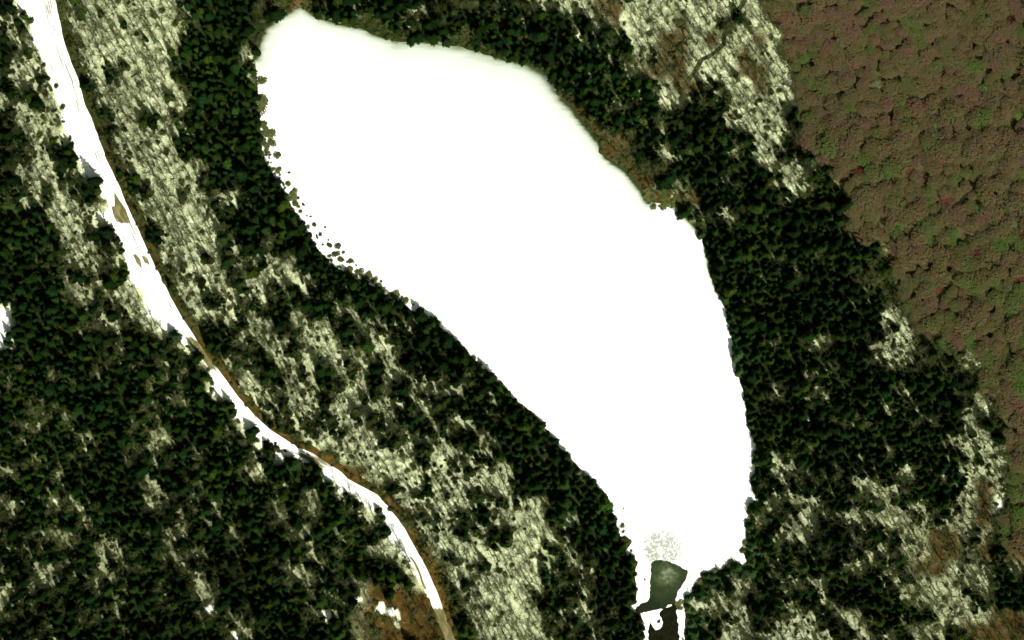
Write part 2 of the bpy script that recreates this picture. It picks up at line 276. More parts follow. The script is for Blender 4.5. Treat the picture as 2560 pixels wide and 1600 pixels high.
slush = np.exp(-(((IX-1655)/62)**2+((IY-1370)/52)**2)**1.2)
haze_ = np.exp(-(((IX-1230)/150)**2+((IY-185-(IX-1230)*.16)/22)**2))
m, n, b = mat('pond ice', .45, .3)
nz = noise(n, .12, 6, .65, stretched(n, R(-160), .5, 2.2)); nz2 = noise(n, .5, 5, .7)
wv = math_(n, 'ADD', attr(n, 'wet'), math_(n, 'MULTIPLY', math_(n, 'SUBTRACT', nz, .5), math_(n, 'MINIMUM', math_(n, 'MULTIPLY', attr(n, 'wet'), 1.6), .5)))
c = ramp(n, wv, [(.0, (.9, .9, .9)), (.08, (.60, .62, .62)), (.25, (.47, .51, .49)), (.60, (.41, .45, .41)), (.78, (.27, .31, .24)), (.89, (.09, .12, .06)), (.97, (.012, .022, .006))])
sl_ = math_(n, 'MULTIPLY', attr(n, 'slush'), step(n, noise(n, .28, 6, .75, dist=1.5), .38, .56))
c = mix(n, math_(n, 'MULTIPLY', sl_, 1.6, clamp=True), c, (.25, .27, .24))
c = mix(n, math_(n, 'MULTIPLY', math_(n, 'MULTIPLY', attr(n, 'film'), step(n, nz, .35, .65)), .75), c, (.44, .49, .48))
n.links.new(c, b.inputs['Base Color'])
po = grid_mesh('frozen_pond', IX, IY, np.zeros(IX.shape), m, dict(wet=wet, slush=slush, film=haze_))
# green open water at the outlet
OW = [(1627,1410),(1630,1406),(1640,1400),(1655,1401),(1668,1402),(1680,1408),(1692,1412),(1705,1420),(1719,1425),(1720,1432),(1717,1440),(1716,1446),(1706,1462),(1698,1474),(1693,1486),(1689,1497),(1688,1508),(1670,1512),(1660,1524),(1650,1522),(1640,1525),(1625,1528),(1610,1530),(1600,1533),(1592,1531),(1588,1524),(1592,1516),(1600,1510),(1612,1506),(1622,1498),(1624,1480),(1625,1460),(1627,1440),(1626,1425)]
def wobble(pts, amp, seed):
    r = random.Random(seed); out = []
    for (a, b_), (c_, d) in zip(pts, pts[1:]+pts[:1]):
        out.append((a, b_))
        k = max(1, int(math.hypot(c_-a, d-b_)/5))
        for i in range(1, k):
            t = i/k; out.append((a+(c_-a)*t+r.uniform(-amp, amp), b_+(d-b_)*t+r.uniform(-amp, amp)))
    return out
m, n, b = mat('outlet water', .4, .1)
g = n.nodes.new('ShaderNodeNewGeometry'); vd = n.nodes.new('ShaderNodeVectorMath'); vd.operation = 'DISTANCE'
n.links.new(g.outputs['Position'], vd.inputs[0]); vd.inputs[1].default_value = (*W(1668, 1438), 0)
q = math_(n, 'ADD', vd.outputs['Value'], math_(n, 'MULTIPLY', math_(n, 'SUBTRACT', noise(n, .2, 6, .7), .5), 26))
n.links.new(ramp(n, math_(n, 'DIVIDE', q, 30), [(.02, (.13, .15, .10)), (.12, (.045, .062, .027)), (.3, (.015, .028, .008)), (.7, (.005, .010, .002))]), b.inputs['Base Color'])
poly_sheet('water', wobble(OW, 1.9, 3), .03, m)
MA = [(1662,1520),(1688,1508),(1692,1515),(1690,1530),(1695,1545),(1696,1570),(1699,1600),(1700,1720),(1621,1720),(1621,1590),(1622,1570),(1624,1555),(1630,1562),(1638,1575),(1650,1572),(1656,1560),(1654,1545),(1648,1532),(1655,1525)]
m, n, b = mat('dark marsh', .9, .05)
n.links.new(ramp(n, noise(n, .35, 5, .65), [(.35, (.002, .003, .001)), (.6, (.007, .007, .002)), (.8, (.035, .03, .01))]), b.inputs['Base Color'])
poly_sheet('marsh', wobble(MA, 2.4, 5), .06, m)

# ------------------------------------------------------------------ road, verge and stream ribbons
def ribbon(name, left, right, z, m, nac=8, melt_shade=None):
    L = [W(*p) for p in left]; Rr = [W(*p) for p in right]; V = []; F = []; UV = []; al = 0; prev = None; ml = []
    for i, (a, c_) in enumerate(zip(L, Rr)):
        mid = ((a[0]+c_[0])/2, (a[1]+c_[1])/2)
        if prev: al += math.hypot(mid[0]-prev[0], mid[1]-prev[1])
        prev = mid
        for k in range(nac+1):
            t = k/nac; x = a[0]+(c_[0]-a[0])*t; y = a[1]+(c_[1]-a[1])*t
            zz = z if z is not None else float(hgt(x/K+1280, 800-y/K))+.05
            V.append((x, y, zz)); UV.append((t, al)); ml.append(0 if melt_shade is None else melt_shade(800-y/K, t, x/K+1280))
    for i in range(len(L)-1):
        for k in range(nac):
            p = i*(nac+1)+k; F.append((p, p+nac+1, p+nac+2, p+1))
    me = bpy.data.meshes.new(name); me.from_pydata(V, [], F); me.materials.append(m)
    a1 = me.attributes.new('across', 'FLOAT', 'POINT'); a1.data.foreach_set('value', [u[0] for u in UV])
    a2 = me.attributes.new('along', 'FLOAT', 'POINT'); a2.data.foreach_set('value', [u[1] for u in UV])
    a3 = me.attributes.new('melt_shade', 'FLOAT', 'POINT'); a3.data.foreach_set('value', ml)
    for p in me.polygons: p.use_smooth = True
    o = bpy.data.objects.new(name, me); col.objects.link(o); o['kind'] = 'structure'; return o
def dense(xs_of_y, y0, y1, st=8):
    ys = np.arange(y0, y1+1, st); return [(float(np.interp(y, RY, xs_of_y)), float(y)) for y in ys]
ysr = np.arange(-80, 1681, 4)
def lane(n_, off_a, off_b):                        # streaky texture along the ribbon
    cb = n_.nodes.new('ShaderNodeCombineXYZ')
    n_.links.new(math_(n_, 'MULTIPLY', attr(n_, 'across'), off_a), cb.inputs[0]); n_.links.new(math_(n_, 'MULTIPLY', attr(n_, 'along'), off_b), cb.inputs[1])
    return cb.outputs[0]
m, n, b = mat('packed snow road', .7, .15)
st_ = noise(n, 1.0, 4, .6, lane(n, 16, .06)); ac = attr(n, 'across')
band = math_(n, 'MULTIPLY', step(n, ac, .45, .6), math_(n, 'SUBTRACT', 1, step(n, ac, .8, .9)))
trk = math_(n, 'MULTIPLY', step(n, st_, .53, .60), band)
gap = step(n, noise(n, .03, 2), .40, .55)
lw = math_(n, 'ADD', ac, math_(n, 'MULTIPLY', math_(n, 'SUBTRACT', noise(n, 1.0, 2, .5, lane(n, 0.0, .02)), .5), .22))
ln1 = math_(n, 'LESS_THAN', math_(n, 'ABSOLUTE', math_(n, 'SUBTRACT', lw, .70)), .028); ln2 = math_(n, 'LESS_THAN', math_(n, 'ABSOLUTE', math_(n, 'SUBTRACT', lw, .56)), .02)
brk = step(n, noise(n, 1.0, 4, .7, lane(n, 3.0, .07)), .43, .52)
ln3 = math_(n, 'LESS_THAN', math_(n, 'ABSOLUTE', math_(n, 'SUBTRACT', lw, .87)), .022)
trk = math_(n, 'MAXIMUM', trk, math_(n, 'MULTIPLY', math_(n, 'MAXIMUM', math_(n, 'MAXIMUM', ln1, ln2), ln3), brk))
gap = math_(n, 'MAXIMUM', gap, .55)
c = mix(n, math_(n, 'MULTIPLY', math_(n, 'MULTIPLY', trk, gap), .9), (.87, .88, .86), (.14, .135, .09))
mel_shade = attr(n, 'melt_shade')
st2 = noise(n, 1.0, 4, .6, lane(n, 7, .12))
mud_shade = ramp(n, st2, [(.3, (.045, .048, .013)), (.5, (.10, .09, .032)), (.72, (.24, .21, .11))])  # olive tone for thawed stretches and for the painted tree shadows
c = mix(n, step(n, math_(n, 'ADD', mel_shade, math_(n, 'MULTIPLY', math_(n, 'SUBTRACT', st2, .5), .8)), .35, .65), c, mud_shade)
n.links.new(c, b.inputs['Base Color'])
SHADOWP = [[(286,477),(299,500),(315,522),(328,559),(321,559),(312,557),(304,559),(294,553),(280,543),(259,532),(264,514),(287,516)], [(339,633),(352,649),(357,675),(344,659),(333,638)], [(354,638),(370,646),(376,662),(362,657)]]  # outlines of tree shadows painted into the road snow's colour
def melt_shade(y, t, x):
    dd = min(float(sdf(P_, [x], [y])[0]) for P_ in SHADOWP)
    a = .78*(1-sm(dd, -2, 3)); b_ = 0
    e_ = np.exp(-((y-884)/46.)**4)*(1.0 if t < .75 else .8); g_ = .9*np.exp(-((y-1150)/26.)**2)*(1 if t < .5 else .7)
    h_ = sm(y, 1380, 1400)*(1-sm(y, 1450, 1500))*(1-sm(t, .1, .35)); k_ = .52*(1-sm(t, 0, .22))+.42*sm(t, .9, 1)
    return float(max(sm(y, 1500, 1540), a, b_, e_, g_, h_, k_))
jit = lambda y, s, a: float((vnoise(22, s)(y, 5)-.5)*a)
Lr = [(float(np.interp(y, RY, RL))+float((n14(y, 50)-.5)*6), y+3) for y in ysr.astype(float)]
Rr_ = [(float(np.interp(y, RY, RR))+float((n14(y, 900)-.5)*2), y-3) for y in ysr.astype(float)]
ribbon('road', Lr, Rr_, 1.54, m, nac=20, melt_shade=melt_shade)
m, n, b = mat('verge grass', .95, .03)
s3 = noise(n, 1.0, 5, .65, lane(n, 4, .25)); s4 = noise(n, .5, 4, .6)
gv = ramp(n, s3, [(.3, (.008, .012, .002)), (.6, (.03, .034, .008)), (.8, (.07, .07, .025))])
rv = ramp(n, math_(n, 'MULTIPLY', math_(n, 'ADD', s3, s4), .5), [(.32, (.018, .014, .003)), (.5, (.06, .038, .008)), (.64, (.12, .07, .017)), (.8, (.22, .16, .07))])
n.links.new(mix(n, attr(n, 'melt_shade'), gv, rv), b.inputs['Base Color'])
vw = lambda y: float(np.interp(y, [0, 100, 300, 450, 600, 700, 850, 950, 1080, 1150, 1250, 1400, 1500, 1600], [22, 24, 26, 32, 28, 22, 24, 20, 26, 30, 30, 34, 36, 40]))
Vl = [(float(np.interp(y, RY, RR))-3, y-3) for y in ysr.astype(float)]
Vr = [(float(np.interp(y, RY, RR))+(vw(y)*(.75+.6*float(n14(y, 300)))), y-6) for y in ysr.astype(float)]
ribbon('roadside_verge', Vl, Vr, 1.52, m, melt_shade=lambda y, t, x: float(np.interp(y, [0, 300, 400, 620, 700, 880, 950, 1600], [0, .05, .3, .3, .05, .6, .9, 1])))
ST = [(1868,-40),(1859,5),(1850,20),(1836,34),(1830,52),(1825,66),(1812,84),(1808,96),(1808,110),(1796,124),(1783,135),(1768,143),(1753,151),(1745,162),(1740,172),(1732,186),(1722,198),(1712,212)]
SL = [(x-4-3*((i*37) % 5)/5, y-2) for i, (x, y) in enumerate(ST)]; SR_ = [(x+4+3*((i*53) % 5)/5, y+3) for i, (x, y) in enumerate(ST)]
m, n, b = mat('stream water', .35, .3)
n.links.new(ramp(n, noise(n, .4, 3), [(.3, (.012, .014, .004)), (.7, (.05, .05, .02))]), b.inputs['Base Color'])
def fine(pl, k=4):
    o_ = []
    for a, c_ in zip(pl, pl[1:]): o_ += [(a[0]+(c_[0]-a[0])*i/k, a[1]+(c_[1]-a[1])*i/k) for i in range(k)]
    return o_+[pl[-1]]
ribbon('stream', fine(SL), fine(SR_), None, m, nac=2)

# ------------------------------------------------------------------ mesh builder and plant shapes
class MB:
    def __init__(s): s.v = []; s.f = []
    def tri(s, *p):
        i = len(s.v); s.v += [tuple(q) for q in p]; s.f.append(tuple(range(i, i+len(p))))
    def tube(s, a, b, ra, rb, k=3):
        a = Vector(a); b = Vector(b); d = (b-a).normalized()
        u = d.orthogonal().normalized(); w_ = d.cross(u); i = len(s.v)
        for p, r in ((a, ra), (b, rb)):
            for j in range(k):
                t = 2*math.pi*j/k; s.v.append(tuple(p+(u*math.cos(t)+w_*math.sin(t))*r))
        for j in range(k): s.f.append((i+j, i+(j+1) % k, i+k+(j+1) % k, i+k+j))
        s.f.append(tuple(i+k+j for j in range(k)))
    def mesh(s, name, m):
        me = bpy.data.meshes.new(name); me.from_pydata(s.v, [], s.f); me.materials.append(m); me.update(); return me
def link(name, me, parent=None):
    o = bpy.data.objects.new(name, me); col.objects.link(o)
    if parent: o.parent = parent
    return o
def conifer_meshes(i, m, H=12.0, Rd=2.5):
    r = random.Random(100+i); c = MB(); nl = 13; ph1 = r.uniform(0, 6); ph2 = r.uniform(0, 6)
    for l in range(nl):
        t = l/(nl-1); z = 1.3+(H-1.9)*t; rad = Rd*1.22*(1-.95*t**1.5)*r.uniform(.8, 1.12); nb = int(13-6*t)
        a0 = r.uniform(0, 6.28)
        for k in range(nb):
            a = a0+k*6.283/nb+r.uniform(-.25, .25); L = rad*r.uniform(.7, 1.12)*(1+.24*math.sin(2*a+ph1)+.17*math.sin(3*a+ph2)); zz = z+r.uniform(-.25, .25)
            d = Vector((math.cos(a), math.sin(a), 0)); s_ = Vector((-d.y, d.x, 0)); dr = -.32-.2*(1-t)
            P = lambda f, sd, up=0: d*L*f+s_*sd*L+Vector((0, 0, zz+dr*L*f*f*1.2+up))
            w_ = .17+.10*t
            c.tri(P(.02, 0, .12), P(.5, w_, -.10), P(.55, 0, .12)); c.tri(P(.02, 0, .12), P(.55, 0, .12), P(.5, -w_, -.10))
            c.tri(P(.5, w_, -.10), P(1, 0), P(.55, 0, .12)); c.tri(P(.55, 0, .12), P(1, 0), P(.5, -w_, -.10))
            for f in (.3, .5, .68, .85):
                for sg in (-1, 1):
                    ln = (1-f)*.55+.12
                    c.tri(P(f-.06, 0), P(f+.08, 0), P(f+ln*.5, sg*(ln*.75+.04), -.12))
    for _ in range(240):
        t = r.random()**.8; z = 1.3+(H-2)*t; rad = Rd*1.15*(1-.95*t**1.5); a = r.uniform(0, 6.28); k = r.uniform(.35, 1.08)
        k *= 1+.24*math.sin(2*a+ph1)+.17*math.sin(3*a+ph2); p = Vector((math.cos(a)*rad*k, math.sin(a)*rad*k, z+(1-k)*.9))
        nn = Vector((math.cos(a)*.6+r.gauss(0, .7), math.sin(a)*.6+r.gauss(0, .7), 1)).normalized(); u = Quaternion(nn, r.uniform(0, 6.28)) @ nn.orthogonal().normalized(); w2 = nn.cross(u); q = r.uniform(.18, .42)
        c.tri(p+u*q*1.4, p+w2*q*.6, p-u*q, p-w2*q*.6)
    c.tri((-.12, -.1, H-.9), (.12, -.1, H-.9), (0, 0, H)); c.tri((.1, .12, H-.9), (-.1, .12, H-.9), (0, 0, H))
    t_ = MB(); t_.tube((0, 0, -.4), (0, 0, H*.5), .19, .12, 6); t_.tube((0, 0, H*.5), (0, 0, H*.97), .12, .02, 5)
    return t_.mesh('conifer_trunk', M_BARK), c.mesh('conifer_crown', m)
def bare_meshes(i, H=11.0):
    r = random.Random(300+i); t_ = MB(); c = MB()
    def grow(p, d, L, rad, lev):
        q = p+d*L; tgt = t_ if lev == 0 else c
        tgt.tube(p, q, rad, rad*.62, (6, 4, 3, 3, 3)[lev])
        if lev >= 4: return
        nb = (5, 4, 3, 3)[lev]
        for k in range(nb):
            f = r.uniform(.45, 1.0) if k else 1.0; sp = (.55, .7, .8, .9)[lev]
            nd_ = (d+Vector((r.gauss(0, sp), r.gauss(0, sp), r.uniform(-.1, .5)))).normalized()
            grow(p+d*L*f, nd_, L*r.uniform(.5, .72) if lev else H*r.uniform(.24, .32), max(rad*.5, .032), lev+1)
    b0 = Vector((0, 0, -.4)); lean = Vector((r.uniform(-.06, .06), r.uniform(-.06, .06), 1)).normalized()
    grow(b0, lean, H*.62, .33, 0)
    top = b0+lean*H*.6
    grow(top, lean, H*.36, .2, 1)
    return t_.mesh('bare_trunk', M_LIMB), c.mesh('bare_crown', M_TWIG)
def leaf_dome(r, n_, rx, rz, cz, size, lumps=5, up=.5, inner=.25):
    c = MB(); lp = [(Vector((r.uniform(-.5, .5)*rx, r.uniform(-.5, .5)*rx, r.uniform(-.2, .4)*rz)), r.uniform(.5, .8)) for _ in range(lumps)]
    for _ in range(n_):
        ctr, f = r.choice(lp)
        d = Vector((r.gauss(0, 1), r.gauss(0, 1), r.gauss(.3, 1))).normalized(); k = 1-inner*r.random()**2
        p = ctr+Vector((d.x*rx*f*k, d.y*rx*f*k, cz+d.z*rz*f*k))
        nn = (d+Vector((r.gauss(0, .45), r.gauss(0, .45), up+r.gauss(0, .3)))).normalized()
        u = nn.orthogonal().normalized(); u = Quaternion(nn, r.uniform(0, 6.28)) @ u; w_ = nn.cross(u); s_ = size*r.uniform(.5, 1.2)
        c.tri(p+u*s_, p+w_*s_*.7, p-u*s_*.8, p-w_*s_*.6)
    return c
def leafy_meshes(i, m, H=6.0, rx=4.2):
    r = random.Random(500+i); c = leaf_dome(r, 800, rx, .95, H-1.3, .38, 8, 2.6)
    t_ = MB(); t_.tube((0, 0, -.4), (0, 0, H-2.5), .22, .14, 6)
    for k in range(5):
        a = k*1.26+r.random(); t_.tube((0, 0, H-4.2), (math.cos(a)*2.2, math.sin(a)*2.2, H-2), .1, .03, 4)
    return t_.mesh('leafy_trunk', M_BARK), c.mesh('leafy_crown', m)
def shrub_meshes(i, m):
    r = random.Random(700+i); c = leaf_dome(r, 420, 1.15, .55, .35, .19, 4, .8, .9)
    t_ = MB()
    for k in range(7):
        a = k*.9+r.random(); t_.tube((0, 0, -.2), (math.cos(a)*.55, math.sin(a)*.55, .55), .035, .012, 4)
    return t_.mesh('shrub_stems', M_BARK), c.mesh('shrub_foliage', m)
CONV = [conifer_meshes(i, M_NEEDLE, H=(12, 13, 11, 12.5, 10.5, 14)[i], Rd=(2.5, 2.3, 2.7, 2.2, 2.5, 2.8)[i]) for i in range(6)]
CONG = [conifer_meshes(20+i, M_NEEDLE_G, H=11, Rd=2.9) for i in range(2)]
BARV = [bare_meshes(i, (13, 14, 12, 15, 13)[i]) for i in range(5)]
AUTV = [leafy_meshes(i, M_AUT) for i in range(5)]
REDV, LIMV, PALV = leafy_meshes(10, M_RED), leafy_meshes(11, M_LIME), leafy_meshes(12, M_PALE)
SHRV = [shrub_meshes(i, M_SHRUB) for i in range(5)]
BRUV = [shrub_meshes(10+i, M_BRUSH) for i in range(3)]

def plant(kind, parts, meshes, px, py, rot, scl, label, cat, group=None, z=None, tilt=0):
    x, y = W(px, py); e = bpy.data.objects.new(kind, None); col.objects.link(e)
    e.location = (x, y, float(hgt(px, py)) if z is None else z)
    e.rotation_euler = (tilt, 0, rot); e.scale = scl if isinstance(scl, tuple) else (scl,)*3
    e['label'] = label; e['category'] = cat
    if group: e['group'] = group
    for nm, me in zip(parts, meshes): link(nm, me, e)
    return e

# ------------------------------------------------------------------ where the trees stand
def darts(n_try, dmin_of, accept, x0=-70, x1=2630, y0=-70, y1=1670, seed=1, cell=10.0, occupied=None):
    g = np.random.default_rng(seed); xs = g.uniform(x0, x1, n_try); ys = g.uniform(y0, y1, n_try)
    ok = accept(xs, ys, g.random(n_try)); xs = xs[ok]; ys = ys[ok]
    dm = dmin_of(xs, ys, g.random(len(xs))); H = {} if occupied is None else occupied; out = []
    for x, y, d in zip(xs.tolist(), ys.tolist(), dm.tolist()):
        ci, cj = int(x//cell), int(y//cell); k = int(d//cell)+1; hit = False
        for i in range(ci-k, ci+k+1):
            for j in range(cj-k, cj+k+1):
                for (ox, oy, od) in H.get((i, j), ()):
                    if (ox-x)**2+(oy-y)**2 < (.5*(d+od))**2: hit = True; break
                if hit: break
            if hit: break
        if hit: continue
        H.setdefault((ci, cj), []).append((x, y, d)); out.append((x, y, d))
    return out
def clearance(xs, ys):
    ok = (sdf(POND, xs, ys) > 2) & (sdf(ROADPOLY, xs, ys) > 5)
    rr_ = np.interp(ys, RY, RR); rl_ = np.interp(ys, RY, RL); v_ = np.interp(ys, [0, 450, 700, 950, 1600], [20, 26, 18, 20, 30])
    ok &= ~((xs >= rr_-2) & (xs < rr_+v_*.8))
    wl_ = np.interp(ys, [0, 200, 400, 470, 540, 600, 760, 830, 900, 960, 1040, 1140, 1300, 1400, 1500], [18, 20, 16, 2, 20, 14, 16, 24, 2, 8, 12, 20, 4, 6, 0])
    ok &= ~((xs < rl_+2) & (xs > rl_-wl_))
    for x, y, r in SPOTS: ok &= np.hypot(xs-x, ys-y)+(n14(xs, ys)-.5)*12 > r
    return ok
def acc_con(xs, ys, u):
    cv = samp(CON, xs, ys); sd_ = sdf(POND, xs, ys)
    cv = np.where((sd_ < 26) & (xs < 1600) & (ys > 420), np.maximum(cv, .95), cv)        # the dense fringe on the west shore
    cv = np.where((sd_ < 20) & (xs > 1400) & (xs < 1710) & (ys < 530), .12, cv)
    cv = np.where((sd_ < 30) & (xs > 1700) & (ys > 560) & (ys < 1350), 1.0, cv)
    p = sm(cv-clump(xs, ys), -.14, .10)
    p = np.where(cv > .93, 1, p)
    stream = np.min([np.hypot(xs-a, ys-b_) for a, b_ in ST], axis=0) > 14
    return clearance(xs, ys) & (u < p) & (sdf(AUT, xs, ys) > 0) & stream
occ = {}
HERO = [(440,838,24,'G','light green conifer alone at the snowy road edge, pointed crown over white snow'),
        (733,1162,36,'G','broad round dark green conifer beside the road bend'),
        (236,588,28,'D','tall dark conifer on the west side of the road next to an open snow patch'),
        (270,612,28,'D','dark conifer two crowns west of the open snow patch by the road'),
        (314,165,22,'D','darkest lone conifer in the middle of the upper bare hardwood strip'),
        (256,33,15,'D','small lone conifer near the top of the bare hardwood strip east of the road'),
        (298,208,11,'D','smallest lone conifer in the upper hardwood strip, just below the fallen log'),
        (352,256,13,'D','small lone conifer low in the upper hardwood strip between road and dark forest'),
        (387,310,22,'D','dark conifer at the lower end of the upper hardwood strip'),
        (390,40,14,'D','slim pale olive conifer at the top right of the upper hardwood strip'),
        (1070,1220,24,'D','lone dark conifer in the pale hardwoods east of the road, upper end'),
        (964,1322,22,'D','dark conifer leaning over the road with its shadow on the snow, lower middle'),
        (946,1272,14,'D','small conifer at the left road edge below the bend'),
        (955,1292,18,'D','ragged conifer at the left road edge just above the leaning one'),
        (1165,1310,24,'D','left of a row of dark conifers crossing the lower pale hardwoods'),
        (1190,1322,24,'D','middle of a row of dark conifers crossing the lower pale hardwoods'),
        (1240,1330,26,'D','right end of a row of dark conifers crossing the lower pale hardwoods'),
        (1345,1495,20,'G','green conifer standing at the right edge of the lower pale hardwood clearing'),
        (890,1470,26,'D','dark conifer between the snow patches by the brown field'),
        (1020,1455,26,'D','dark bushy conifer on the brown field beside the lower road')]
for hx, hy, hd, _, _ in HERO: occ.setdefault((int(hx//10), int(hy//10)), []).append((hx, hy, hd))
con = darts(60000, lambda x, y, u: 10.5+14*u*u, acc_con, seed=11, occupied=occ)
def acc_bare(xs, ys, u):
    return clearance(xs, ys) & (u < samp(BARE, xs, ys)) & (sdf(AUT, xs, ys) > 0) & (sdf(POND, xs, ys) > 14)
bare = darts(36000, lambda x, y, u: 11.5+6*u, acc_bare, seed=12, occupied={k: [(a, b_, d*.55) for a, b_, d in v] for k, v in occ.items()})
aut = darts(26000, lambda x, y, u: 15+16*u, lambda x, y, u: sdf(AUT, x, y) < -1, x0=1850, x1=2640, y0=-70, y1=1500, seed=13)
inview = lambda x, y, mg=0: -mg < x < 2560+mg and -mg < y < 1600+mg

def road_side(x, y): return 'west' if x < np.interp(y, RY, RR) else 'east'
def place_words(x, y):
    v_ = 'near the top' if y < 330 else 'above half way' if y < 640 else 'half way down' if y < 960 else 'below half way' if y < 1300 else 'near the bottom'
    if road_side(x, y) == 'west': a = 'west of the snowy road'
    elif x < 1900 and sdf(POND, [x], [y])[0] < 16: a = 'on the pond shore'
    elif y < 560 and x > 1300: a = 'in the northeast hardwoods'
    elif x < 660 or (y > 500 and x < 1640): a = 'between the road and the pond'
    elif y < 200: a = 'north of the pond'
    else: a = 'east of the pond'
    return a, v_
# conifers: the lone and fringe ones as things, the closed forest as one stand
CC = samp(CON, [p[0] for p in con], [p[1] for p in con]); SDc = sdf(POND, [p[0] for p in con], [p[1] for p in con])
se = lambda x, y: 1650 < x < 1925 and y > 1240 and float(sdf(POND, [x], [y])[0]) < 46
cand = sorted((-(p[2]+(6 if SDc[i] < 14 else 0)+(30 if se(p[0], p[1]) else 0)), i) for i, p in enumerate(con) if inview(p[0], p[1]) and (CC[i] < .30 or SDc[i] < 14 or se(p[0], p[1])))
pick = set(i for _, i in cand[:280])
for k, (x, y, d, t_, lab) in enumerate(HERO):
    s_ = d*K/5.4
    plant('conifer_tree', ('trunk', 'crown'), CONG[k % 2] if t_ == 'G' else CONV[k % 6], x, y+4, k*1.3, (s_*1.15, s_*1.15, min(1.25, max(.45, s_*.9))), lab, 'conifer tree')
stand = []
for i, (x, y, d) in enumerate(con):
    s_ = d*K/3.75*(.92+.2*((i*7919) % 100)/100); v_ = i % 6; rz = (i*2.399) % 6.283
    if i in pick:
        a, b_ = place_words(x, y); big = 'broad' if d > 15.5 else 'slender'
        pale = (a == 'on the pond shore' and x > 1650 and (i % 3 == 0)) or (se(x, y) and y > 1360 and i % 4)
        if a == 'on the pond shore':
            side = 'west' if x < 1250 + (y-800)*.6 else 'east'
            if y < 170 and x > 700: side = 'north'
            a = 'leaning over the pond ice from its %s shore' % side
            lab = '%s green conifer %s, %s' % (big, a, b_)
        elif se(x, y): a = 'in the grove beside the pond outlet'; lab = '%s %s conifer %s, %s' % (big, 'light green' if pale else 'dark', a, b_)
        else: lab = '%s dark conifer among bare trees %s, %s' % (big, a, b_)
        plant('conifer_tree', ('trunk', 'crown'), CONG[i % 2] if pale else CONV[v_], x, y, rz, (s_, s_, s_*(.45 if se(x, y) else .6 if x > 1650 and y > 1080 else .78)), lab, 'conifer tree', '%s conifers %s %s' % (big, a, b_))
    else: stand.append((x, y, s_, v_, rz))

def scatter(name, pts, variants, label, cat=None, colour=None):
    """one stand of uncountable plants: points with the plants' own meshes set on them"""
    me = bpy.data.meshes.new(name); me.vertices.add(len(pts))
    co = np.array([(*W(p[0], p[1]), p[5] if len(p) > 5 else 0) for p in pts], np.float32)
    if len(pts[0]) <= 5: co[:, 2] = hgt([p[0] for p in pts], [p[1] for p in pts])
    me.vertices.foreach_set('co', co.ravel())
    for nm, ty, vals in (('scl', 'FLOAT', [p[2] for p in pts]), ('var', 'INT', [p[3] for p in pts]), ('rot', 'FLOAT', [p[4] for p in pts])):
        me.attributes.new(nm, ty, 'POINT').data.foreach_set('value', vals)
    o = bpy.data.objects.new(name, me); col.objects.link(o)
    ng = bpy.data.node_groups.new(name, 'GeometryNodeTree')
    ng.interface.new_socket('Geometry', in_out='INPUT', socket_type='NodeSocketGeometry')
    ng.interface.new_socket('Geometry', in_out='OUTPUT', socket_type='NodeSocketGeometry')
    N = ng.nodes; gi = N.new('NodeGroupInput'); go = N.new('NodeGroupOutput')
    jo = N.new('GeometryNodeJoinGeometry')
    for tm, cm in reversed(variants):
        j2 = N.new('GeometryNodeJoinGeometry'); g2 = N.new('GeometryNodeGeometryToInstance')
        for mm in (tm, cm):
            src = MESH_OWNER[mm.name]; oi = N.new('GeometryNodeObjectInfo'); oi.inputs['Object'].default_value = src
            oi.transform_space = 'ORIGINAL'; ng.links.new(oi.outputs['Geometry'], j2.inputs[0])
        ng.links.new(j2.outputs[0], g2.inputs[0]); ng.links.new(g2.outputs[0], jo.inputs[0])
    ip = N.new('GeometryNodeInstanceOnPoints'); ip.inputs['Pick Instance'].default_value = True
    def at(nm, ty):
        a = N.new('GeometryNodeInputNamedAttribute'); a.data_type = ty; a.inputs['Name'].default_value = nm
        return a.outputs[0]
    cx = N.new('ShaderNodeCombineXYZ'); ng.links.new(at('rot', 'FLOAT'), cx.inputs[2])
    ng.links.new(gi.outputs[0], ip.inputs['Points']); ng.links.new(jo.outputs[0], ip.inputs['Instance'])
    ng.links.new(at('var', 'INT'), ip.inputs['Instance Index']); ng.links.new(cx.outputs[0], ip.inputs['Rotation'])
    ng.links.new(at('scl', 'FLOAT'), ip.inputs['Scale']); ng.links.new(ip.outputs[0], go.inputs[0])
    md_ = o.modifiers.new('plants', 'NODES'); md_.node_group = ng
    o['kind'] = 'stuff'; o['label'] = label
    if cat: o['category'] = cat
    return o
# bare trees: those of the upper strip between road and forest are things, the rest one stand
def strip(x, y): return road_side(x, y) == 'east' and x < 470 and y < 430 and inview(x, y)
nb = 0; bstand = []
for i, (x, y, d) in enumerate(bare):
    s_ = .55+d*K/9.5; v_ = i % 5; rz = (i*1.71) % 6.283
    if strip(x, y) and nb < 299:
        nb += 1; rx_ = np.interp(y, RY, RR)
        a = 'on the road side' if x < rx_+80 else 'on the conifer side' if x > 395 else 'in the middle'
        b_ = 'upper end' if y < 140 else 'half way' if y < 290 else 'lower end'
        plant('bare_tree', ('trunk', 'crown'), BARV[v_], x, y, rz, (s_, s_, s_*.95), 'leafless tree %s of the pale strip east of the road, %s' % (a, b_), 'bare tree', 'bare trees %s %s' % (a, b_))
    else: bstand.append((x, y, s_, v_, rz))
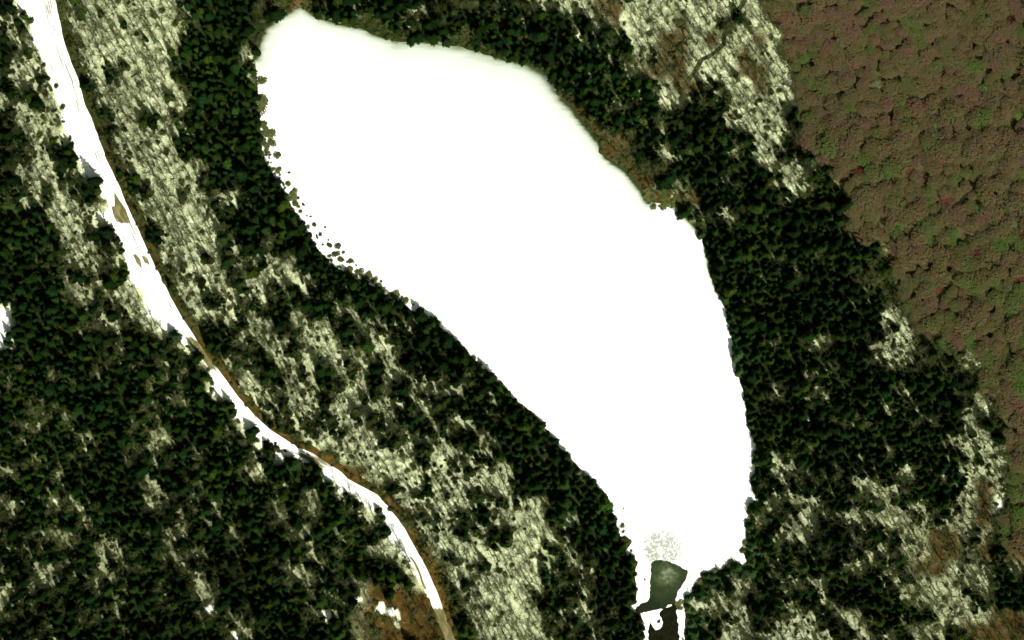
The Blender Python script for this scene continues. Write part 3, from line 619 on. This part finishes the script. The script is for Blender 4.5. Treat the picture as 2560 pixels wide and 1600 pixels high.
# autumn trees
COLS = [(2010,148,'L'),(2395,165,'P'),(2457,222,'L'),(2328,314,'L'),(2536,293,'L'),(2184,212,'P'),(2296,268,'R'),(2415,8,'R'),(2227,85,'R'),(2145,432,'R'),(2266,424,'R'),(2248,567,'L'),(2317,601,'L'),(2399,614,'L'),(2475,677,'L'),(2337,720,'R'),(2438,750,'L'),(2526,724,'L'),(2208,440,'L'),(2440,520,'L'),(2540,690,'R'),(2510,60,'R'),(2432,632,'R'),(2355,500,'R'),(2530,560,'P'),(2555,1250,'R'),(2545,440,'L'),(1945,30,'P'),(2100,110,'P'),(2350,860,'L'),(2425,860,'L'),(2190,130,'R')]
nm_ = {'L': 'bright green', 'R': 'crimson red', 'P': 'pale grey green'}
for k, (x, y, c_) in enumerate(COLS):
    mesh_ = {'L': LIMV, 'R': REDV, 'P': PALV}[c_]; s_ = (.95, .8, 1.05)[k % 3]
    near = min((q for q in COLS if q[:2] != (x, y)), key=lambda q: math.hypot(q[0]-x, q[1]-y))
    dx, dy = near[0]-x, near[1]-y
    dr = ('left' if dx > 0 else 'right') if abs(dx) > abs(dy) else ('above' if dy > 0 else 'below')
    rel = {'left': 'left of', 'right': 'right of', 'above': 'above', 'below': 'below'}[dr]
    b_ = 'top' if y < 120 else 'upper' if y < 350 else 'middle' if y < 620 else 'lower'
    e_ = 'edge' if x > 2480 else 'inner side' if x < 2230 else 'centre'
    plant('leafy_tree', ('trunk', 'crown'), mesh_, x, y, k*1.1, (s_, s_*.85, .85),
          '%s crown %s a %s one, %s %s of the woodland' % (nm_[c_], rel, nm_[near[2]], b_, e_), 'leafy tree')
astand = []; na = 0
for i, (x, y, d) in enumerate(aut):
    if min(math.hypot(x-q[0], y-q[1]) for q in COLS) < 13: continue
    s_ = d*K/4.7; v_ = i % 5; rz = (i*1.13) % 6.283
    if inview(x, y) and y < 262 and na < 260:
        na += 1
        a = 'by the snowy hardwood edge' if x < 2110 else 'toward the right side' if x > 2400 else 'in the middle'
        b_ = 'along the top' if y < 90 else 'just below the top row' if y < 180 else 'two rows below the top'
        sz = 'wide' if d > 26 else 'narrow'
        plant('leafy_tree', ('trunk', 'crown'), AUTV[v_], x, y, rz, (s_, s_, .8+.2*s_), '%s dull autumn tree %s, %s' % (sz, a, b_), 'leafy tree', '%s dull autumn trees %s %s' % (sz, a, b_))
    else: astand.append((x, y, s_, v_, rz))
# shrubs standing in the ice, place by place (zoomed tile coordinates: x, y, width)
SH = [(640,0,[(20,760,80),(40,920,100),(45,1030,90),(50,1180,60),(125,1280,80),(140,1350,60),(75,1390,60),(170,1470,55),(40,1260,50)]),
 (640,400,[(215,80,40),(310,120,24),(305,210,42),(375,290,52),(355,350,55),(400,365,28),(405,440,28),(450,430,28),(415,490,30),(515,535,20),(480,525,14),(150,90,44),(550,600,34),(615,700,34),(655,635,17),(685,760,17),(635,800,18),(700,820,46),(765,820,48),(750,890,56),(825,868,25),(690,910,34),(795,925,44),(650,915,30),(825,945,22),(865,970,22),(905,955,40),(950,1000,18),(870,1050,60),(970,1060,64),(1055,1080,60),(1110,1140,60),(1180,1140,22),(1210,1220,52),(1325,1265,56),(1425,1335,52),(1490,1365,14),(600,900,50)]),
 (1280,400,[(1330,450,45),(1290,350,80),(1430,410,75),(1515,430,68),(1400,240,70),(1620,480,70),(1450,330,70),(1290,300,60),(1550,380,60)]),
 (1280,1200,[(1820,905,50),(1760,985,56),(1575,1170,60),(2175,840,55),(1385,1340,30),(1050,265,14),(1130,665,24),(1255,940,15),(1930,880,66),(1670,1100,30),(1600,1220,45),(1040,440,38),(1050,490,28),(2060,800,90),(2030,850,80),(1640,1190,40)])]
k = 0
for bx, by, lst in SH:
    for (zx, zy, wz) in lst:
        x = bx+zx/3.78+(5 if by == 0 else 0); y = by+zy/3.78; s_ = wz/3.78*K/1.5; k += 1
        sz = 'tiny' if wz < 26 else 'small' if wz < 45 else 'large'
        if bx == 640 and by == 0: a = 'at the upper left shore of the pond'
        elif bx == 640: a = ('where the pond narrows off its upper left shore' if zy < 600 else 'in the cluster off the middle of the left shore' if zy < 980 else 'close in along the middle left shore')
        elif by == 400: a = 'among snow gaps on the northeast shore'
        else: a = 'around the outlet at the bottom of the pond' if zx < 1710 else 'at the lower right shore of the pond'
        plant('shrub', ('stems', 'foliage'), SHRV[k % 5], x, y, k*1.9, (s_*(.75 if k % 2 else 1), s_*1.1, min(1.4, .7*s_+.2)), '%s olive shrub on white ice %s' % (sz, a), 'shrub', '%s shrubs %s' % (sz, a), z=max(0.0, float(hgt(x, y))) if by else max(0.0, float(hgt(x, y))))
g_ = np.random.default_rng(44)
wsh = [p for p in POND if p[0] < 1020 and p[1] > 300]; wsh = sorted(wsh, key=lambda p: p[1])
for i in range(70):
    t = g_.random()**1.2*(len(wsh)-1.01); j = int(t); f = t-j; x = wsh[j][0]*(1-f)+wsh[j+1][0]*f+g_.uniform(-3, 16); y = wsh[j][1]*(1-f)+wsh[j+1][1]*f-g_.uniform(0, 9)
    if min(math.hypot(x-bx-zx/3.78, y-by-zy/3.78) for bx, by, l_ in SH for zx, zy, _ in l_) < 7: continue
    s_ = g_.uniform(.5, 1.9); a = 'upper' if y < 440 else 'middle' if y < 620 else 'lower'
    plant('shrub', ('stems', 'foliage'), SHRV[i % 5], x, y, i*2.1, (s_*g_.uniform(.6, 1), s_*1.15, min(1.2, .5*s_+.2)), 'ragged shrub at the foot of the conifers along the %s west shore' % a, 'shrub', 'ragged shrubs %s west shore' % a, z=max(0.0, float(hgt(x, y))))
# fallen trees
def log(px, py, ang, L, label, m):
    r = random.Random(int(px)); t_ = MB(); t_.tube((-L/2, 0, .3), (L*.1, .1, .35), .36, .28, 8); t_.tube((L*.1, .1, .35), (L/2, 0, .3), .28, .12, 8)
    e = bpy.data.objects.new('fallen_log', None); col.objects.link(e); e.location = (*W(px, py), float(hgt(px, py))); e.rotation_euler = (0, 0, ang)
    e['label'] = label; e['category'] = 'log'; link('trunk', t_.mesh('log_trunk', m), e)
    bq = MB()
    for i in range(14):
        x = r.uniform(-.1, .5)*L; a = r.uniform(0, 3.14); bq.tube((x, 0, .3), (x+r.uniform(.3, 1), math.cos(a)*1.5, .3+math.sin(a)*1.0), .06, .02, 4)
    link('branch', bq.mesh('log_branches', m), e)
log(346, 186, R(32), 9, 'dark fallen conifer lying across the upper pale hardwood strip', M_BARK)
log(2478, 1268, R(-28), 9, 'dark fallen trunk beside a bright snow patch by the right woodland edge', M_LIMB)
# owners of each shared mesh, for the stands
MESH_OWNER = {}
for o in bpy.data.objects:
    if o.type == 'MESH' and o.data.name not in MESH_OWNER: MESH_OWNER[o.data.name] = o
def usable(V): return [v for v in V if v[0].name in MESH_OWNER and v[1].name in MESH_OWNER]
scatter('conifer_forest', stand, CONV, 'closed forest of near black conifers all round the pond and road')
scatter('bare_woodland', bstand, BARV, 'leafless hardwoods filling the pale gaps of the forest beyond the upper strip')
scatter('autumn_woodland', astand, AUTV, 'soft brown and green autumn canopy along the right side below the topmost trees')
# low dark brush along the banks and verge
def acc_brush(xs, ys, u):
    g_ = samp(table(dict(G=1.0, B=.06, P=.6)), xs, ys); sd_ = sdf(POND, xs, ys)
    g_ = np.where((sd_ > 1) & (sd_ < 12), .9, g_)
    g_ = np.maximum(g_, samp(table(dict(D=.12, C=.36, M=.38, L=.14, H=.015)), xs, ys)*(.4+1.2*n30(xs+500, ys)))
    rx_ = np.interp(ys, RY, RR); vv_ = np.interp(ys, [0, 450, 700, 950, 1600], [22, 28, 20, 24, 34])
    g_ = np.where((xs > rx_) & (xs < rx_+vv_*1.5), np.maximum(g_, np.clip((xs-rx_)/vv_, .12, .8)), g_)
    return (sd_ > 1.5) & (u < g_) & (sdf(ROADPOLY, xs, ys) > 4) & (sdf(AUT, xs, ys) > 0)
br = darts(60000, lambda x, y, u: 6+9*u*u, acc_brush, seed=15)
# two brush bushes are placed as things so that the stand has its source shapes
src = [(1462,300),(1545,395),(1590,438)]
for i, (x, y) in enumerate(src):
    plant('brush_bush', ('stems', 'foliage'), BRUV[i], x+8, y-4, i, 1.6, ('dark brush bush on the northeast bank, upper one by the ice edge', 'dark brush bush on the northeast bank at the notch in the ice edge', 'dark brush bush on the northeast bank above the snow gaps')[i], 'bush')
for o in bpy.data.objects:
    if o.type == 'MESH' and o.data.name not in MESH_OWNER: MESH_OWNER[o.data.name] = o
scatter('underbrush', [(x, y, d*K/1.5, i % 3, (i*1.3) % 6.28) for i, (x, y, d) in enumerate(br)], BRUV, 'low olive brush under the trees and along the pond banks and road verge')
print('COUNTS conifers', len(con), 'cand', len(cand), 'bare', len(bare), nb, 'autumn', len(aut), na, 'brush', len(br))
